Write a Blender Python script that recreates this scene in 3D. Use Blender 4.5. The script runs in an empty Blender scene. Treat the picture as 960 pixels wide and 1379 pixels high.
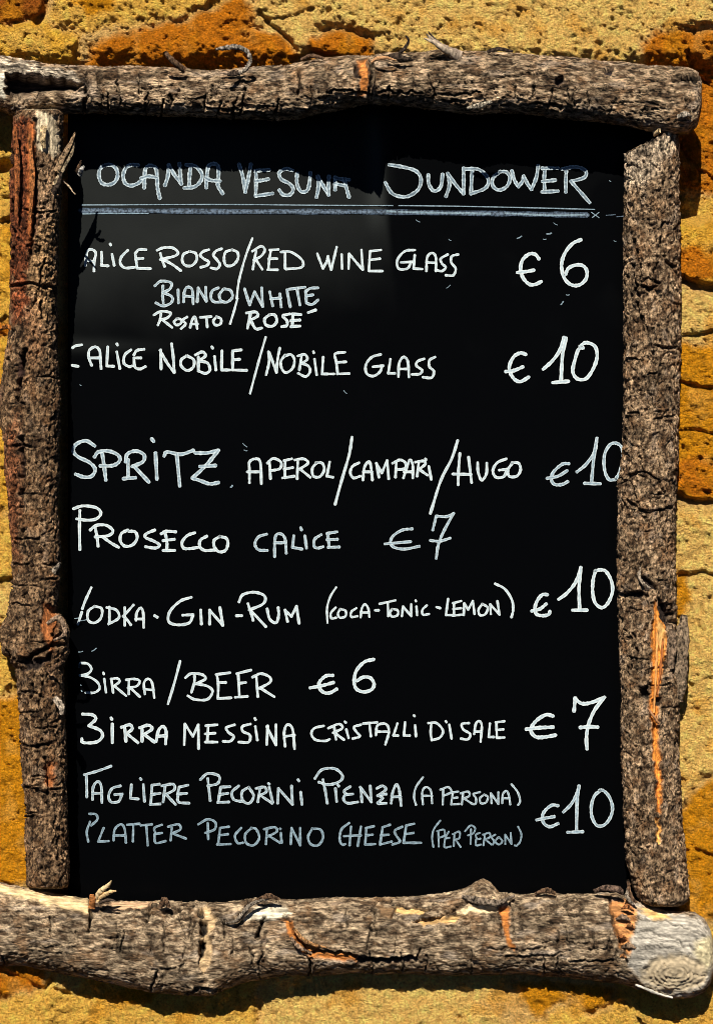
import bpy, math, random
import numpy as np
from mathutils import Vector

# ------------------------------------------------------------------ camera, sky, sun, exposure
D = 2.2                                    # metres from the lens to the face of the board
sc = bpy.context.scene
cam = bpy.data.cameras.new('camera'); co = bpy.data.objects.new('camera', cam)
sc.collection.objects.link(co); sc.camera = co
cam.sensor_fit = 'VERTICAL'; cam.sensor_height = 24.0; cam.lens = 24.0 * D / 1.379
cam.clip_start = 0.05; cam.clip_end = 100
co.location = (0, -D, 0); co.rotation_euler = (math.radians(90), 0, 0)

SUN = Vector((0.20, 1.0, -1.12)).normalized()      # direction the light travels
elev = math.asin(-SUN.z)
w = bpy.data.worlds.new("World"); sc.world = w; w.use_nodes = True
nt = w.node_tree
bg = nt.nodes['Background']
sky = nt.nodes.new('ShaderNodeTexSky'); sky.sky_type = 'NISHITA'; sky.sun_disc = False
sky.sun_elevation = elev
sky.sun_rotation = math.atan2(-SUN.x, -SUN.y)
sky.altitude = 4000; sky.air_density = 0.18; sky.dust_density = 0.02; sky.ozone_density = 1.0
nt.links.new(sky.outputs[0], bg.inputs[0]); bg.inputs[1].default_value = 0.05
sl = bpy.data.lights.new('sun', 'SUN'); so = bpy.data.objects.new('sun', sl)
sc.collection.objects.link(so)
sl.energy = 5.0; sl.angle = math.radians(0.5); sl.color = (1.0, 0.95, 0.86)
so.rotation_euler = SUN.to_track_quat('-Z', 'Y').to_euler()
so.location = (0, -1, 2)
sc.view_settings.view_transform = 'Standard'; sc.view_settings.look = 'None'
sc.view_settings.exposure = 0.72; sc.view_settings.gamma = 1.0
sc.render.engine = 'CYCLES'; sc.cycles.filter_width = 0.9

# ------------------------------------------------------------------ numeric helpers
rng = np.random.default_rng(5)
PERM = rng.permutation(256); PERM = np.concatenate([PERM, PERM, PERM])
GR = rng.normal(size=(256, 3)); GR /= np.linalg.norm(GR, axis=1)[:, None]; GR = GR.astype(np.float32)

def perlin(p):
    p = np.asarray(p, dtype=np.float32)
    i = np.floor(p).astype(np.int32); f = p - i; i &= 255
    u = f*f*f*(f*(f*6-15)+10)
    out = 0
    for dx in (0, 1):
        wx = u[:, 0] if dx else 1-u[:, 0]
        a = PERM[i[:, 0]+dx]
        for dy in (0, 1):
            wy = u[:, 1] if dy else 1-u[:, 1]
            b = PERM[a+i[:, 1]+dy]
            for dz in (0, 1):
                wz = u[:, 2] if dz else 1-u[:, 2]
                g = GR[PERM[b+i[:, 2]+dz] & 255]
                d = g[:, 0]*(f[:, 0]-dx)+g[:, 1]*(f[:, 1]-dy)+g[:, 2]*(f[:, 2]-dz)
                out = out + d*wx*wy*wz
    return out*1.6

def fbm(p, o=4, gain=.5, lac=2.03):
    s = 0; a = 1.0
    for k in range(o):
        s = s + a*perlin(p + 17.3*k); p = p*lac; a *= gain
    return s

def ridge(p, o=4, gain=.5, lac=2.1):
    s = 0; a = 1.0; n = 0
    for k in range(o):
        s = s + a*(1-2.2*np.abs(perlin(p + 9.1*k))); n += a; p = p*lac; a *= gain
    return s/n

def sstep(a, b, x):
    t = np.clip((x-a)/(b-a), 0, 1); return t*t*(3-2*t)

def sdf(poly, x, y):
    """signed distance, positive inside"""
    poly = np.asarray(poly, float); n = len(poly)
    d = np.full(x.shape, 1e9); inside = np.zeros(x.shape, bool)
    for k in range(n):
        ax, ay = poly[k]; bx, by = poly[(k+1) % n]
        ex, ey = bx-ax, by-ay
        t = np.clip(((x-ax)*ex+(y-ay)*ey)/(ex*ex+ey*ey+1e-9), 0, 1)
        d = np.minimum(d, (x-ax-t*ex)**2+(y-ay-t*ey)**2)
        c = ((ay > y) != (by > y)) & (x < (bx-ax)*(y-ay)/((by-ay) if by != ay else 1e-9)+ax)
        inside ^= c
    d = np.sqrt(d)
    return np.where(inside, d, -d)

def pldist(pts, x, y):
    d = np.full(x.shape, 1e9)
    for k in range(len(pts)-1):
        ax, ay = pts[k]; bx, by = pts[k+1]; ex, ey = bx-ax, by-ay
        t = np.clip(((x-ax)*ex+(y-ay)*ey)/(ex*ex+ey*ey+1e-9), 0, 1)
        d = np.minimum(d, (x-ax-t*ex)**2+(y-ay-t*ey)**2)
    return np.sqrt(d)

def W(px, py, y):
    """a point at depth y (metres behind the board face) seen at photo position px, py"""
    s = (D+y)/D/1000.0
    return np.stack([(px-480)*s, y+0*px, (689.5-py)*s], -1)

# ------------------------------------------------------------------ scene helpers
def link(o, parent=None):
    sc.collection.objects.link(o)
    if parent is not None: o.parent = parent
    return o

def tag(o, label=None, cat=None, group=None, kind=None):
    if label: o['label'] = label
    if cat: o['category'] = cat
    if group: o['group'] = group
    if kind: o['kind'] = kind
    return o

def np_mesh(name, verts, faces, mat, parent=None, col=None, smooth=True, uv=None):
    faces = np.asarray(faces, np.int32)
    me = bpy.data.meshes.new(name)
    k = faces.shape[1]
    me.vertices.add(len(verts)); me.vertices.foreach_set('co', np.asarray(verts, np.float32).ravel())
    me.loops.add(faces.size); me.loops.foreach_set('vertex_index', faces.ravel())
    me.polygons.add(len(faces)); me.polygons.foreach_set('loop_start', np.arange(len(faces), dtype=np.int32)*k)
    if smooth: me.polygons.foreach_set('use_smooth', np.ones(len(faces), bool))
    me.update(calc_edges=True)
    if col is not None:
        a = me.color_attributes.new('Col', 'FLOAT_COLOR', 'POINT')
        c4 = np.ones((len(verts), 4), np.float32); c4[:, :col.shape[1]] = col
        a.data.foreach_set('color', c4.ravel())
    if uv is not None:
        l = me.uv_layers.new(name='UVMap')
        l.data.foreach_set('uv', np.asarray(uv, np.float32)[faces.ravel()].ravel())
    me.materials.append(mat); me.validate()
    return link(bpy.data.objects.new(name, me), parent)

def empty(name, loc=(0, 0, 0), parent=None):
    o = bpy.data.objects.new(name, None); o.empty_display_size = .05
    link(o, parent); o.location = loc; return o

def grid_faces(nr, nc, wrap=False):
    r = np.arange(nr-1)[:, None]; c = np.arange(nc if wrap else nc-1)[None, :]
    c2 = (c+1) % nc
    return np.stack([r*nc+c, r*nc+c2, (r+1)*nc+c2, (r+1)*nc+c], -1).reshape(-1, 4)

# ------------------------------------------------------------------ materials
def new_mat(name):
    m = bpy.data.materials.new(name); m.use_nodes = True
    return m, m.node_tree.nodes, m.node_tree.links, m.node_tree.nodes['Principled BSDF']

def rough_mat(name, lo, hi, scale, bump, bscale, rough=.9, stretch=(1, 1, 1), spec=.15, bdist=.002, cut=.2):
    """vertex colour times fine procedural speckle, with fine relief"""
    m, N, L, P = new_mat(name)
    va = N.new('ShaderNodeVertexColor'); va.layer_name = 'Col'
    tc = N.new('ShaderNodeTexCoord'); mp = N.new('ShaderNodeMapping'); mp.inputs['Scale'].default_value = stretch
    L.new(tc.outputs['Object'], mp.inputs['Vector'])
    n = N.new('ShaderNodeTexNoise'); n.inputs['Scale'].default_value = scale; n.inputs['Detail'].default_value = 5
    n.inputs['Roughness'].default_value = .65
    L.new(mp.outputs[0], n.inputs['Vector'])
    mr = N.new('ShaderNodeMapRange'); mr.inputs['From Min'].default_value = .5-cut; mr.inputs['From Max'].default_value = .5+cut
    mr.inputs['To Min'].default_value = lo; mr.inputs['To Max'].default_value = hi
    L.new(n.outputs[0], mr.inputs['Value'])
    fx = N.new('ShaderNodeMix'); fx.data_type = 'FLOAT'; fx.inputs[2].default_value = 1.0   # bare wood carries less speckle
    L.new(va.outputs['Alpha'], fx.inputs[0]); L.new(mr.outputs[0], fx.inputs[3])
    mul = N.new('ShaderNodeVectorMath'); mul.operation = 'SCALE'
    L.new(va.outputs['Color'], mul.inputs[0]); L.new(fx.outputs[0], mul.inputs['Scale'])
    L.new(mul.outputs[0], P.inputs['Base Color'])
    P.inputs['Roughness'].default_value = rough; P.inputs['Specular IOR Level'].default_value = spec
    n2 = N.new('ShaderNodeTexNoise'); n2.inputs['Scale'].default_value = bscale; n2.inputs['Detail'].default_value = 6
    n2.inputs['Roughness'].default_value = .7
    L.new(mp.outputs[0], n2.inputs['Vector'])
    b = N.new('ShaderNodeBump'); b.inputs['Distance'].default_value = bdist
    bs = N.new('ShaderNodeMath'); bs.operation = 'MULTIPLY'; bs.inputs[1].default_value = bump
    L.new(va.outputs['Alpha'], bs.inputs[0]); L.new(bs.outputs[0], b.inputs['Strength'])
    L.new(n2.outputs[0], b.inputs['Height']); L.new(b.outputs[0], P.inputs['Normal'])
    return m

M_STONE = rough_mat('ochre_sandstone', .80, 1.55, 300, 1.0, 260, .95, spec=.04, bdist=.024, cut=.14)
M_BARK_H = rough_mat('grey_bark_along', .12, 2.3, 330, 1.0, 420, .9, (.3, 1, 1), bdist=.012, cut=.12)
M_BARK_V = rough_mat('grey_bark_upright', .12, 2.2, 320, 1.0, 400, .9, (1, 1, .6), bdist=.012, cut=.12)
M_BARK_S = rough_mat('weathered_grey_bark', .30, 1.75, 330, 1.0, 380, .9, (.35, 1, 1), bdist=.008, cut=.14)
M_WOOD = rough_mat('split_wood', .75, 1.2, 120, .6, 200, .75, (1, 1, 1), bdist=.002)

# black board
M_BOARD, N, L, P = new_mat('black_board_film')
P.inputs['Base Color'].default_value = (.0012, .0013, .0015, 1)
P.inputs['Specular IOR Level'].default_value = .03
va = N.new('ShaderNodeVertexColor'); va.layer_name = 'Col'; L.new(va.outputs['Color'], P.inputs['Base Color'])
tc = N.new('ShaderNodeTexCoord')
n = N.new('ShaderNodeTexNoise'); n.inputs['Scale'].default_value = 9; n.inputs['Detail'].default_value = 6
L.new(tc.outputs['Object'], n.inputs['Vector'])
mr = N.new('ShaderNodeMapRange'); mr.inputs['From Min'].default_value = .3; mr.inputs['From Max'].default_value = .7
mr.inputs['To Min'].default_value = .29; mr.inputs['To Max'].default_value = .33
L.new(n.outputs[0], mr.inputs['Value']); L.new(mr.outputs[0], P.inputs['Roughness'])
n2 = N.new('ShaderNodeTexNoise'); n2.inputs['Scale'].default_value = 500; n2.inputs['Detail'].default_value = 3
L.new(tc.outputs['Object'], n2.inputs['Vector'])
b = N.new('ShaderNodeBump'); b.inputs['Strength'].default_value = .25; b.inputs['Distance'].default_value = .0004
L.new(n2.outputs[0], b.inputs['Height']); L.new(b.outputs[0], P.inputs['Normal'])

def chalk_mat(name, edge, mid, rag=.0):
    m, N, L, P = new_mat(name)
    uv = N.new('ShaderNodeUVMap'); sx = N.new('ShaderNodeSeparateXYZ'); L.new(uv.outputs[0], sx.inputs[0])
    ab = N.new('ShaderNodeMath'); ab.operation = 'ABSOLUTE'; L.new(sx.outputs['Y'], ab.inputs[0])
    tc = N.new('ShaderNodeTexCoord')
    n = N.new('ShaderNodeTexNoise'); n.inputs['Scale'].default_value = 160; n.inputs['Detail'].default_value = 4
    L.new(tc.outputs['Object'], n.inputs['Vector'])
    ad = N.new('ShaderNodeMath'); ad.operation = 'MULTIPLY_ADD'; ad.inputs[1].default_value = 1.3; ad.inputs[2].default_value = -.65
    L.new(n.outputs[0], ad.inputs[0])
    a2 = N.new('ShaderNodeMath'); a2.operation = 'ADD'; L.new(ab.outputs[0], a2.inputs[0]); L.new(ad.outputs[0], a2.inputs[1])
    mr = N.new('ShaderNodeMapRange'); mr.inputs['From Min'].default_value = .15; mr.inputs['From Max'].default_value = .75
    L.new(a2.outputs[0], mr.inputs['Value'])
    mx = N.new('ShaderNodeMix'); mx.data_type = 'RGBA'
    L.new(mr.outputs[0], mx.inputs[0]); mx.inputs[6].default_value = (*mid, 1); mx.inputs[7].default_value = (*edge, 1)
    out = mx.outputs[2]
    if rag:
        n3 = N.new('ShaderNodeTexNoise'); n3.inputs['Scale'].default_value = 330; n3.inputs['Detail'].default_value = 5
        L.new(tc.outputs['Object'], n3.inputs['Vector'])
        m3 = N.new('ShaderNodeMapRange'); m3.inputs['From Min'].default_value = .40; m3.inputs['From Max'].default_value = .60
        m3.inputs['To Min'].default_value = 1-rag; m3.inputs['To Max'].default_value = 1
        L.new(n3.outputs[0], m3.inputs['Value'])
        v = N.new('ShaderNodeVectorMath'); v.operation = 'SCALE'; L.new(out, v.inputs[0]); L.new(m3.outputs[0], v.inputs['Scale'])
        out = v.outputs[0]
    L.new(out, P.inputs['Base Color']); P.inputs['Roughness'].default_value = .8
    P.inputs['Specular IOR Level'].default_value = .15
    return m
M_CH = {
 'W': chalk_mat('white_marker', (.58, .63, .63), (.38, .47, .51), .22),
 'B': chalk_mat('bluish_marker', (.49, .56, .58), (.24, .33, .39), .35),
 'T': chalk_mat('smeared_marker', (.46, .54, .57), (.14, .20, .25), .45),
 'G': chalk_mat('grey_blue_marker', (.25, .33, .38), (.16, .24, .29), .4),
 'L': chalk_mat('rubbed_blue_marker', (.05, .075, .11), (.12, .16, .21), .75),
}

# ------------------------------------------------------------------ the stone wall
Y, PL, O, R_ = (.88, .485, .085), (.90, .545, .15), (.60, .19, .006), (.36, .10, .012)
Y2, O2, SAND = (.84, .44, .05), (.66, .27, .010), (.76, .46, .15)
STONES = [
 ([(-240,-230),(-60,-240),(-40,-120),(-80,-70),(-240,-62)], Y), ([(-50,-230),(180,-230),(190,-100),(120,-70),(-65,-75),(-30,-120)], O2),
 ([(192,-230),(480,-230),(470,-60),(330,-20),(200,-40),(200,-100)], Y2), ([(492,-230),(800,-230),(790,-50),(640,-30),(485,-40)], PL),
 ([(810,-230),(1210,-230),(1210,-60),(960,-25),(805,-40)], Y),
 ([(-240,35),(60,30),(105,48),(104,95),(60,145),(-240,150)], Y2), ([(-240,-55),(0,-52),(62,-20),(58,22),(0,34),(-240,28)], R_),
 ([(72,-58),(160,-60),(200,-30),(322,-10),(275,12),(225,25),(150,36),(108,42),(66,26),(76,0)], Y),
 ([(108,96),(132,58),(160,43),(232,32),(282,18),(330,-6),(343,12),(338,34),(378,50),(404,72),(398,130),(108,130)], O),
 ([(347,-14),(470,-45),(640,-25),(790,-42),(960,-14),(1000,0),(966,34),(882,38),(858,56),(860,130),(508,130),(503,46),(450,36),(414,46),(408,70),(382,44),(345,28)], PL),
 ([(418,54),(450,42),(496,48),(502,88),(420,95)], O),
 ([(866,64),(882,46),(925,42),(970,44),(1060,30),(1210,35),(1210,262),(960,262),(905,255),(895,95),(868,95)], O),
 ([(885,270),(960,270),(1060,278),(1210,280),(1210,372),(990,392),(960,388),(935,379),(900,370),(885,370)], Y2),
 ([(885,384),(935,392),(990,402),(1210,384),(1210,452),(960,460),(885,453)], PL),
 ([(885,460),(960,466),(1210,462),(1210,660),(960,675),(885,666)], O2),
 ([(885,678),(960,686),(1210,672),(1210,1030),(960,1042),(930,1058),(913,1088),(885,1090)], PL),
 ([(885,1096),(917,1092),(934,1066),(960,1050),(1210,1040),(1210,1228),(950,1236),(885,1230)], O2),
 ([(-240,158),(70,158),(70,300),(10,298),(-240,290)], Y), ([(-240,298),(10,304),(70,306),(70,432),(0,432),(-240,440)], Y2),
 ([(-240,450),(0,452),(70,440),(70,680),(0,688),(-240,690)], Y2), ([(-240,698),(0,696),(70,690),(70,775),(-30,790),(-240,786)], Y),
 ([(-240,794),(-28,798),(70,783),(70,832),(0,843),(-240,846)], PL), ([(-240,858),(0,855),(70,842),(70,926),(0,932),(-240,930)], Y),
 ([(-240,938),(0,940),(70,934),(70,1185),(0,1195),(-240,1190)], O2),
 ([(-240,1200),(0,1205),(90,1200),(92,1290),(62,1300),(52,1328),(20,1338),(-240,1345)], O),
 ([(-240,1354),(0,1346),(40,1338),(66,1326),(74,1304),(110,1290),(340,1300),(348,1368),(342,1400),(300,1480),(340,1620),(-240,1620)], Y),
 ([(352,1290),(682,1290),(684,1340),(700,1374),(760,1480),(700,1620),(350,1620),(312,1480),(356,1400)], PL),
 ([(690,1328),(740,1322),(760,1340),(735,1368),(712,1364)], O2),
 ([(752,1326),(825,1333),(815,1354),(790,1360),(768,1342)], O2),
 ([(708,1376),(738,1376),(768,1352),(792,1368),(822,1360),(836,1300),(950,1250),(1210,1240),(1210,1450),(770,1470)], Y),
 ([(775,1480),(1210,1460),(1210,1620),(710,1620)], O2),
]
CRACKS = [ # polyline, half width, depth
 ([(905,374),(930,380),(945,386),(965,388)], 5, .016), ([(905,668),(935,676),(965,680)], 4, .014), ([(908,512),(925,518),(965,524)], 2.5, .008),
 ([(908,575),(935,580),(965,584)], 2, .006), ([(915,772),(930,774),(945,770),(965,776)], 3, .010), ([(908,452),(965,448)], 2.4, .007),
 ([(-20,845),(15,843),(40,848)], 5, .014), ([(-20,785),(25,780)], 2.5, .008), ([(0,228),(18,224)], 10, .02), ([(350,18),(375,42),(402,68)], 2.5, .008),
 ([(58,-10),(62,12),(52,30)], 7, .014), ([(395,78),(430,72),(470,80)], 3.5, .012), ([(910,1150),(935,1145),(965,1152)], 2.2, .006),
 ([(0,1310),(30,1316),(50,1330)], 2, .006), ([(95,1340),(60,1330),(75,1312)], 3, .008), ([(360,30),(390,22),(430,10)], 1.6, .004),
 ([(925,70),(935,95),(960,120)], 2, .006), ([(918,200),(940,230),(962,240)], 2.2, .007), ([(800,1360),(835,1350),(870,1356)], 1.8, .004)]
BLOBS = [([(895,765),(925,770),(930,800),(918,830),(895,840)], O2), ([(895,330),(970,335),(970,378),(895,372)], O),
 ([(900,268),(970,268),(970,300),(900,300)], Y), ([(-10,432),(15,434),(25,446),(-10,452)], O), ([(95,0),(150,-10),(155,14),(120,22)], O2),
 ([(0,40),(60,35),(70,70),(30,80),(0,60)], Y), ([(905,620),(970,620),(970,672),(905,660)], O), ([(130,1325),(220,1335),(200,1352),(140,1345)], O2),
 ([(640,1350),(700,1345),(720,1372),(690,1380)], SAND), ([(70,1300),(110,1310),(105,1340),(75,1335)], PL)]

def build_wall():
    step = 2.3
    gx = np.arange(-230, 1192, step); gy = np.arange(-220, 1602, step)
    X, Yg = np.meshgrid(gx, gy); sh = X.shape; x = X.ravel(); y = Yg.ravel()
    p = np.stack([x, y, 0*x], -1).astype(np.float32)
    wx = x+7*fbm(p/38, 3)+2.5*perlin(p/9); wy = y+6*fbm(p/33+50, 3)+2.5*perlin(p/9+31)
    best = np.full(x.shape, -1e9); bid = np.full(x.shape, -1)
    for k, (poly, c) in enumerate(STONES):
        pa = np.array(poly); m = (x > pa[:, 0].min()-40) & (x < pa[:, 0].max()+40) & (y > pa[:, 1].min()-40) & (y < pa[:, 1].max()+40)
        d = np.full(x.shape, -1e9); d[m] = sdf(poly, wx[m], wy[m])
        u = d > best; best[u] = d[u]; bid[u] = k
    # base distance from the board: the rubble face swells and recedes
    base = np.full(x.shape, .045)
    def blend(b, v, m): return b*(1-m)+v*m
    base = blend(base, -.004, sstep(112, 66, x)*sstep(120, 150, y))
    base = blend(base, -.008, sstep(897, 911, x)*sstep(288, 312, y))
    base = blend(base, -.010, sstep(1236, 1285, y))
    base = blend(base, -.030, sstep(105, 55, x)*sstep(1250, 1290, y))
    base = blend(base, .004, sstep(270, 330, x)*sstep(470, 380, x)*sstep(1300, 1340, y))
    base = blend(base, .006, sstep(800, 880, x)*sstep(1236, 1285, y))
    base = blend(base, .02, sstep(110, 60, y))
    fill = sstep(-3, 9, best)
    jm = .18+.82*sstep(-.35, .35, fbm(p/60+7, 2))            # joints are partly packed with sand
    H = .010*(fill-1)*jm
    H += .0045*fbm(p/70+3, 3) + .0034*fbm(p/16, 3) + .0036*ridge(p*np.float32([.1, .14, 1]), 3)*sstep(-.5, .4, fbm(p/45+80, 2))
    H += .0028*perlin(p/5.6) + .0018*perlin(p/3.1+8) - .0045*sstep(.55, .85, perlin(p/9+55)) - .004*sstep(.45, .8, perlin(p/13+5))
    for pts, hw, dep in CRACKS:
        d = pldist(pts, wx*.6+x*.4, wy*.6+y*.4); H -= dep*sstep(hw+2, hw*.3, d)
    pa = np.array([c for _, c in STONES]+[SAND])
    col = pa[np.where(best > -4, bid, len(STONES))]
    col = col*(1-0) ; t = sstep(-9, 6, best)[:, None]; col = np.array(SAND)*(1-t)+col*t
    for poly, c in BLOBS:
        m = sstep(-5, 5, sdf(poly, wx+4*perlin(p/14), wy))[:, None]; col = col*(1-m)+np.array(c)*m
    n1 = sstep(.1, .7, fbm(p/55+20, 4))[:, None]; col = col*(1-.55*n1)+np.array(O2)*.55*n1
    n2 = sstep(.15, .75, fbm(p/40+90, 4))[:, None]; col = col*(1-.2*n2)+np.array(PL)*.2*n2
    col = col*(1+.22*fbm(p/12+11, 3))[:, None]; col *= (1-.35*sstep(.42, .75, fbm(p/9+44, 3)))[:, None]
    col = np.clip(col, .01, .85)
    V = W(x, y, base-H)
    F = grid_faces(*sh)
    fb = best[F].mean(1); fid = np.where(fb > -1.5, bid[F[:, 0]], -1)
    root = empty('stone_wall', (0, .05, -.9))
    tag(root, 'rough ochre and orange sandstone wall behind the hanging menu board', 'wall')
    for k in [-1]+list(range(len(STONES))):
        f = F[fid == k]
        if not len(f): continue
        u, inv = np.unique(f, return_inverse=True)
        o = np_mesh('mortar' if k < 0 else 'stone', V[u]-np.array([0, .05, -.9]), inv.reshape(-1, 4), M_STONE, root, col[u])
        if k < 0: o['label'] = 'sandy yellow mortar between the stones'
build_wall()

# ------------------------------------------------------------------ the menu board
BOARD = empty('menu_board', (0, 0, -.53))
tag(BOARD, 'black handwritten drinks menu board framed by four rough bark covered logs', 'menu board')
OFF = np.array([0, 0, -.53])

def board_y(px, py):
    """slightly buckled sheet: the upper left leans back a little and ends in a soft crease"""
    px = np.asarray(px, float); py = np.asarray(py, float)
    cr = 518+.10*(py-250)
    left = sstep(14, -10, px-cr)
    lean = sstep(520, 200, py)
    sl = .045; t = np.clip(470-py, 0, None)
    d = np.where(t < 140, sl*t*t/280, sl*(t-70))/1000
    return left*d + .0010*np.sin(px/130+1)*np.sin(py/170)

gx = np.arange(92, 893, 3.0); gy = np.arange(120, 1222, 4.0)
X, Yg = np.meshgrid(gx, gy); sh = X.shape
fy = board_y(X.ravel(), Yg.ravel())
V1 = W(X.ravel(), Yg.ravel(), fy)-OFF
F1 = grid_faces(*sh)[:, ::-1]
nb = len(V1); V2 = V1.copy(); V2[:, 1] += .005
idx = np.arange(nb).reshape(sh)
ring = np.concatenate([idx[0, :], idx[1:, -1], idx[-1, -2::-1], idx[-2:0:-1, 0]])
side = np.stack([ring, np.roll(ring, -1), np.roll(ring, -1)+nb, ring+nb], -1)
# grey sun sheen painted into the upper left's colour, up to the crease
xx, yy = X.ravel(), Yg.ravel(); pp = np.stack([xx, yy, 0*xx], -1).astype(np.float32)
painted_sheen = sstep(6, -4, xx-(516+.10*(yy-250)))*(1-sstep(300, 470, yy+.16*xx-40+16*fbm(pp/70, 3)))*(.95+.10*fbm(pp/50+9, 3))*(1-.35*sstep(250, 510, xx))
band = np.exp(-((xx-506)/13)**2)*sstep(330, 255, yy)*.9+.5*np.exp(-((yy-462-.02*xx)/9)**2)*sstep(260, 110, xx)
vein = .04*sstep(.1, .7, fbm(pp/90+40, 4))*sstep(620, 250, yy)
painted_sheen = np.clip(painted_sheen*.75+band+vein, 0, 1.6)[:, None]*np.array((.016, .0175, .0165))+np.array((.0009, .0010, .0012))
panel = np_mesh('board_panel', np.concatenate([V1, V2]), np.concatenate([F1, F1[:, ::-1]+nb, side]), M_BOARD, BOARD, np.concatenate([painted_sheen, painted_sheen*0+.001]))
panel['label'] = 'glossy black writing panel'

# --- marker writing
def catmull(P, n=7):
    P = np.asarray(P, float)
    if len(P) == 2: return P[0]+(P[1]-P[0])*np.linspace(0, 1, 6)[:, None]
    Q = np.concatenate([[2*P[0]-P[1]], P, [2*P[-1]-P[-2]]]); out = []
    for k in range(1, len(Q)-2):
        t = np.linspace(0, 1, n, endpoint=False)[:, None]
        a, b, c, d = Q[k-1], Q[k], Q[k+1], Q[k+2]
        out.append(.5*((2*b)+(c-a)*t+(2*a-5*b+4*c-d)*t*t+(3*b-a-3*c+d)*t**3))
    out.append(P[-1:]); return np.concatenate(out)

LAYER = [0]
rs = random.Random(3)
def ribbon(pts, w):
    C = catmull(pts)
    seg = np.linalg.norm(np.diff(C, axis=0), axis=1); C = C[np.concatenate([[True], seg > .05])]
    if len(C) < 2: C = np.array([pts[0], [pts[0][0]+.6, pts[0][1]+.6]])
    T = np.gradient(C, axis=0); T /= np.linalg.norm(T, axis=1)[:, None]+1e-9
    h = w*.46; k = np.array([.98, .86, .6, .3])
    pre = C[0]-T[0]*h*k[:, None]; post = C[-1]+T[-1]*h*k[::-1][:, None]
    hw = np.concatenate([np.sqrt(1-k**2), np.ones(len(C)), np.sqrt(1-k[::-1]**2)])
    T = np.concatenate([np.repeat(T[:1], 4, 0), T, np.repeat(T[-1:], 4, 0)]); C = np.concatenate([pre, C, post])
    s = np.arange(len(C)); ph = rs.random()*9
    hw = hw*h*(1+.10*np.sin(s*.7+ph)+.08*np.sin(s*1.9+ph*2)+.06*np.sin(s*4.1+ph*3))
    Nn = np.stack([-T[:, 1], T[:, 0]], -1)
    rows = [C+Nn*hw[:, None]*v for v in (-1, -.5, 0, .5, 1)]
    LAYER[0] += 1; lift = .0006+.000012*(LAYER[0] % 40)
    P2 = np.stack(rows, 1).reshape(-1, 2)
    y = board_y(P2[:, 0], P2[:, 1])-lift
    V = W(P2[:, 0], P2[:, 1], y)
    uv = np.stack([np.repeat(s/8.0, 5), np.tile([-1, -.5, 0, .5, 1], len(C))], -1)
    return V, grid_faces(len(C), 5), uv

def write(word, crop, w, ink, text, jitter=.0):
    x0, y0, s = crop; VV, FF, UU = [], [], []; n = 0
    for st in text.split('|'):
        pts = [tuple(float(a) for a in q.split(',')) for q in st.split()]
        if len(pts) == 1: pts.append((pts[0][0]+1.5*s*.3, pts[0][1]+1.5*s*.3))
        pts = [(x0+a/s, y0+b/s) for a, b in pts]
        V, F, U = ribbon(pts, w)
        VV.append(V); FF.append(F+n); UU.append(U); n += len(V)
    o = np_mesh('handwritten_word', np.concatenate(VV)-OFF, np.concatenate(FF)[:, ::-1], M_CH[ink], panel, uv=np.concatenate(UU))
    if word: o['label'] = word
    return o

cA, cB, cC = (100, 200, 4), (320, 200, 4), (510, 200, 2.8235)
write('faded word OCANDA in bluish white marker, its first letter in shade', cA, 5.6, 'T',
 '165,90 140,110 135,150 150,185 185,195 220,180 235,145 225,105 195,88 165,92|345,90 310,88 280,105 265,145 275,185 305,200 340,190 360,175|'
 '378,212 380,160 385,110 410,92 440,105 447,150 450,210 462,268|362,160 400,150 440,155|490,198 505,150 510,88|510,88 540,140 578,190|578,190 572,140 568,82|'
 '628,88 622,150 620,210|605,88 650,95 685,130 685,170 650,205 595,212|712,210 715,150 725,95 750,82 775,95 778,150 775,200 800,242|712,160 740,172 785,175')
write('faded word VESUNA in bluish white marker', cB, 5.4, 'T',
 '8,85 28,150 42,235|42,235 58,160 72,85|170,115 130,118 95,120|98,120 100,170 98,255|98,175 130,172 165,165|98,255 140,250 188,242|'
 '295,118 260,110 225,130 235,165 280,190 300,220 280,250 245,248 225,225|320,135 320,190 340,230 370,230 385,200 392,130|'
 '425,262 435,210 432,150|432,150 460,200 490,250|490,250 490,200 492,150|525,222 525,190 525,155|525,158 560,165 600,168|575,165 585,210 600,262|525,190 575,200')
write('faded word SUNDOWER in bluish white marker', cC, 5.2, 'T',
 '40,62 90,70 140,85 160,115 150,155 110,182 70,180 45,165 25,130|188,100 190,135 210,162 235,145 242,98|255,182 268,140 262,95|262,95 290,135 322,172|322,172 322,120 322,75|'
 '355,80 352,120 350,172|330,78 380,80 415,115 405,150 350,172|460,90 435,110 432,140 455,158 485,145 498,115 485,90 460,88|505,85 515,120 530,145|530,145 545,125 550,105|550,105 565,135 580,155|580,155 598,110 605,65|'
 '680,75 620,75|630,78 628,120 630,165|622,125 670,120|620,165 680,162|712,85 710,120 710,165|695,78 750,70 785,85 780,110 730,125|730,125 765,165 800,205')
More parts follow.
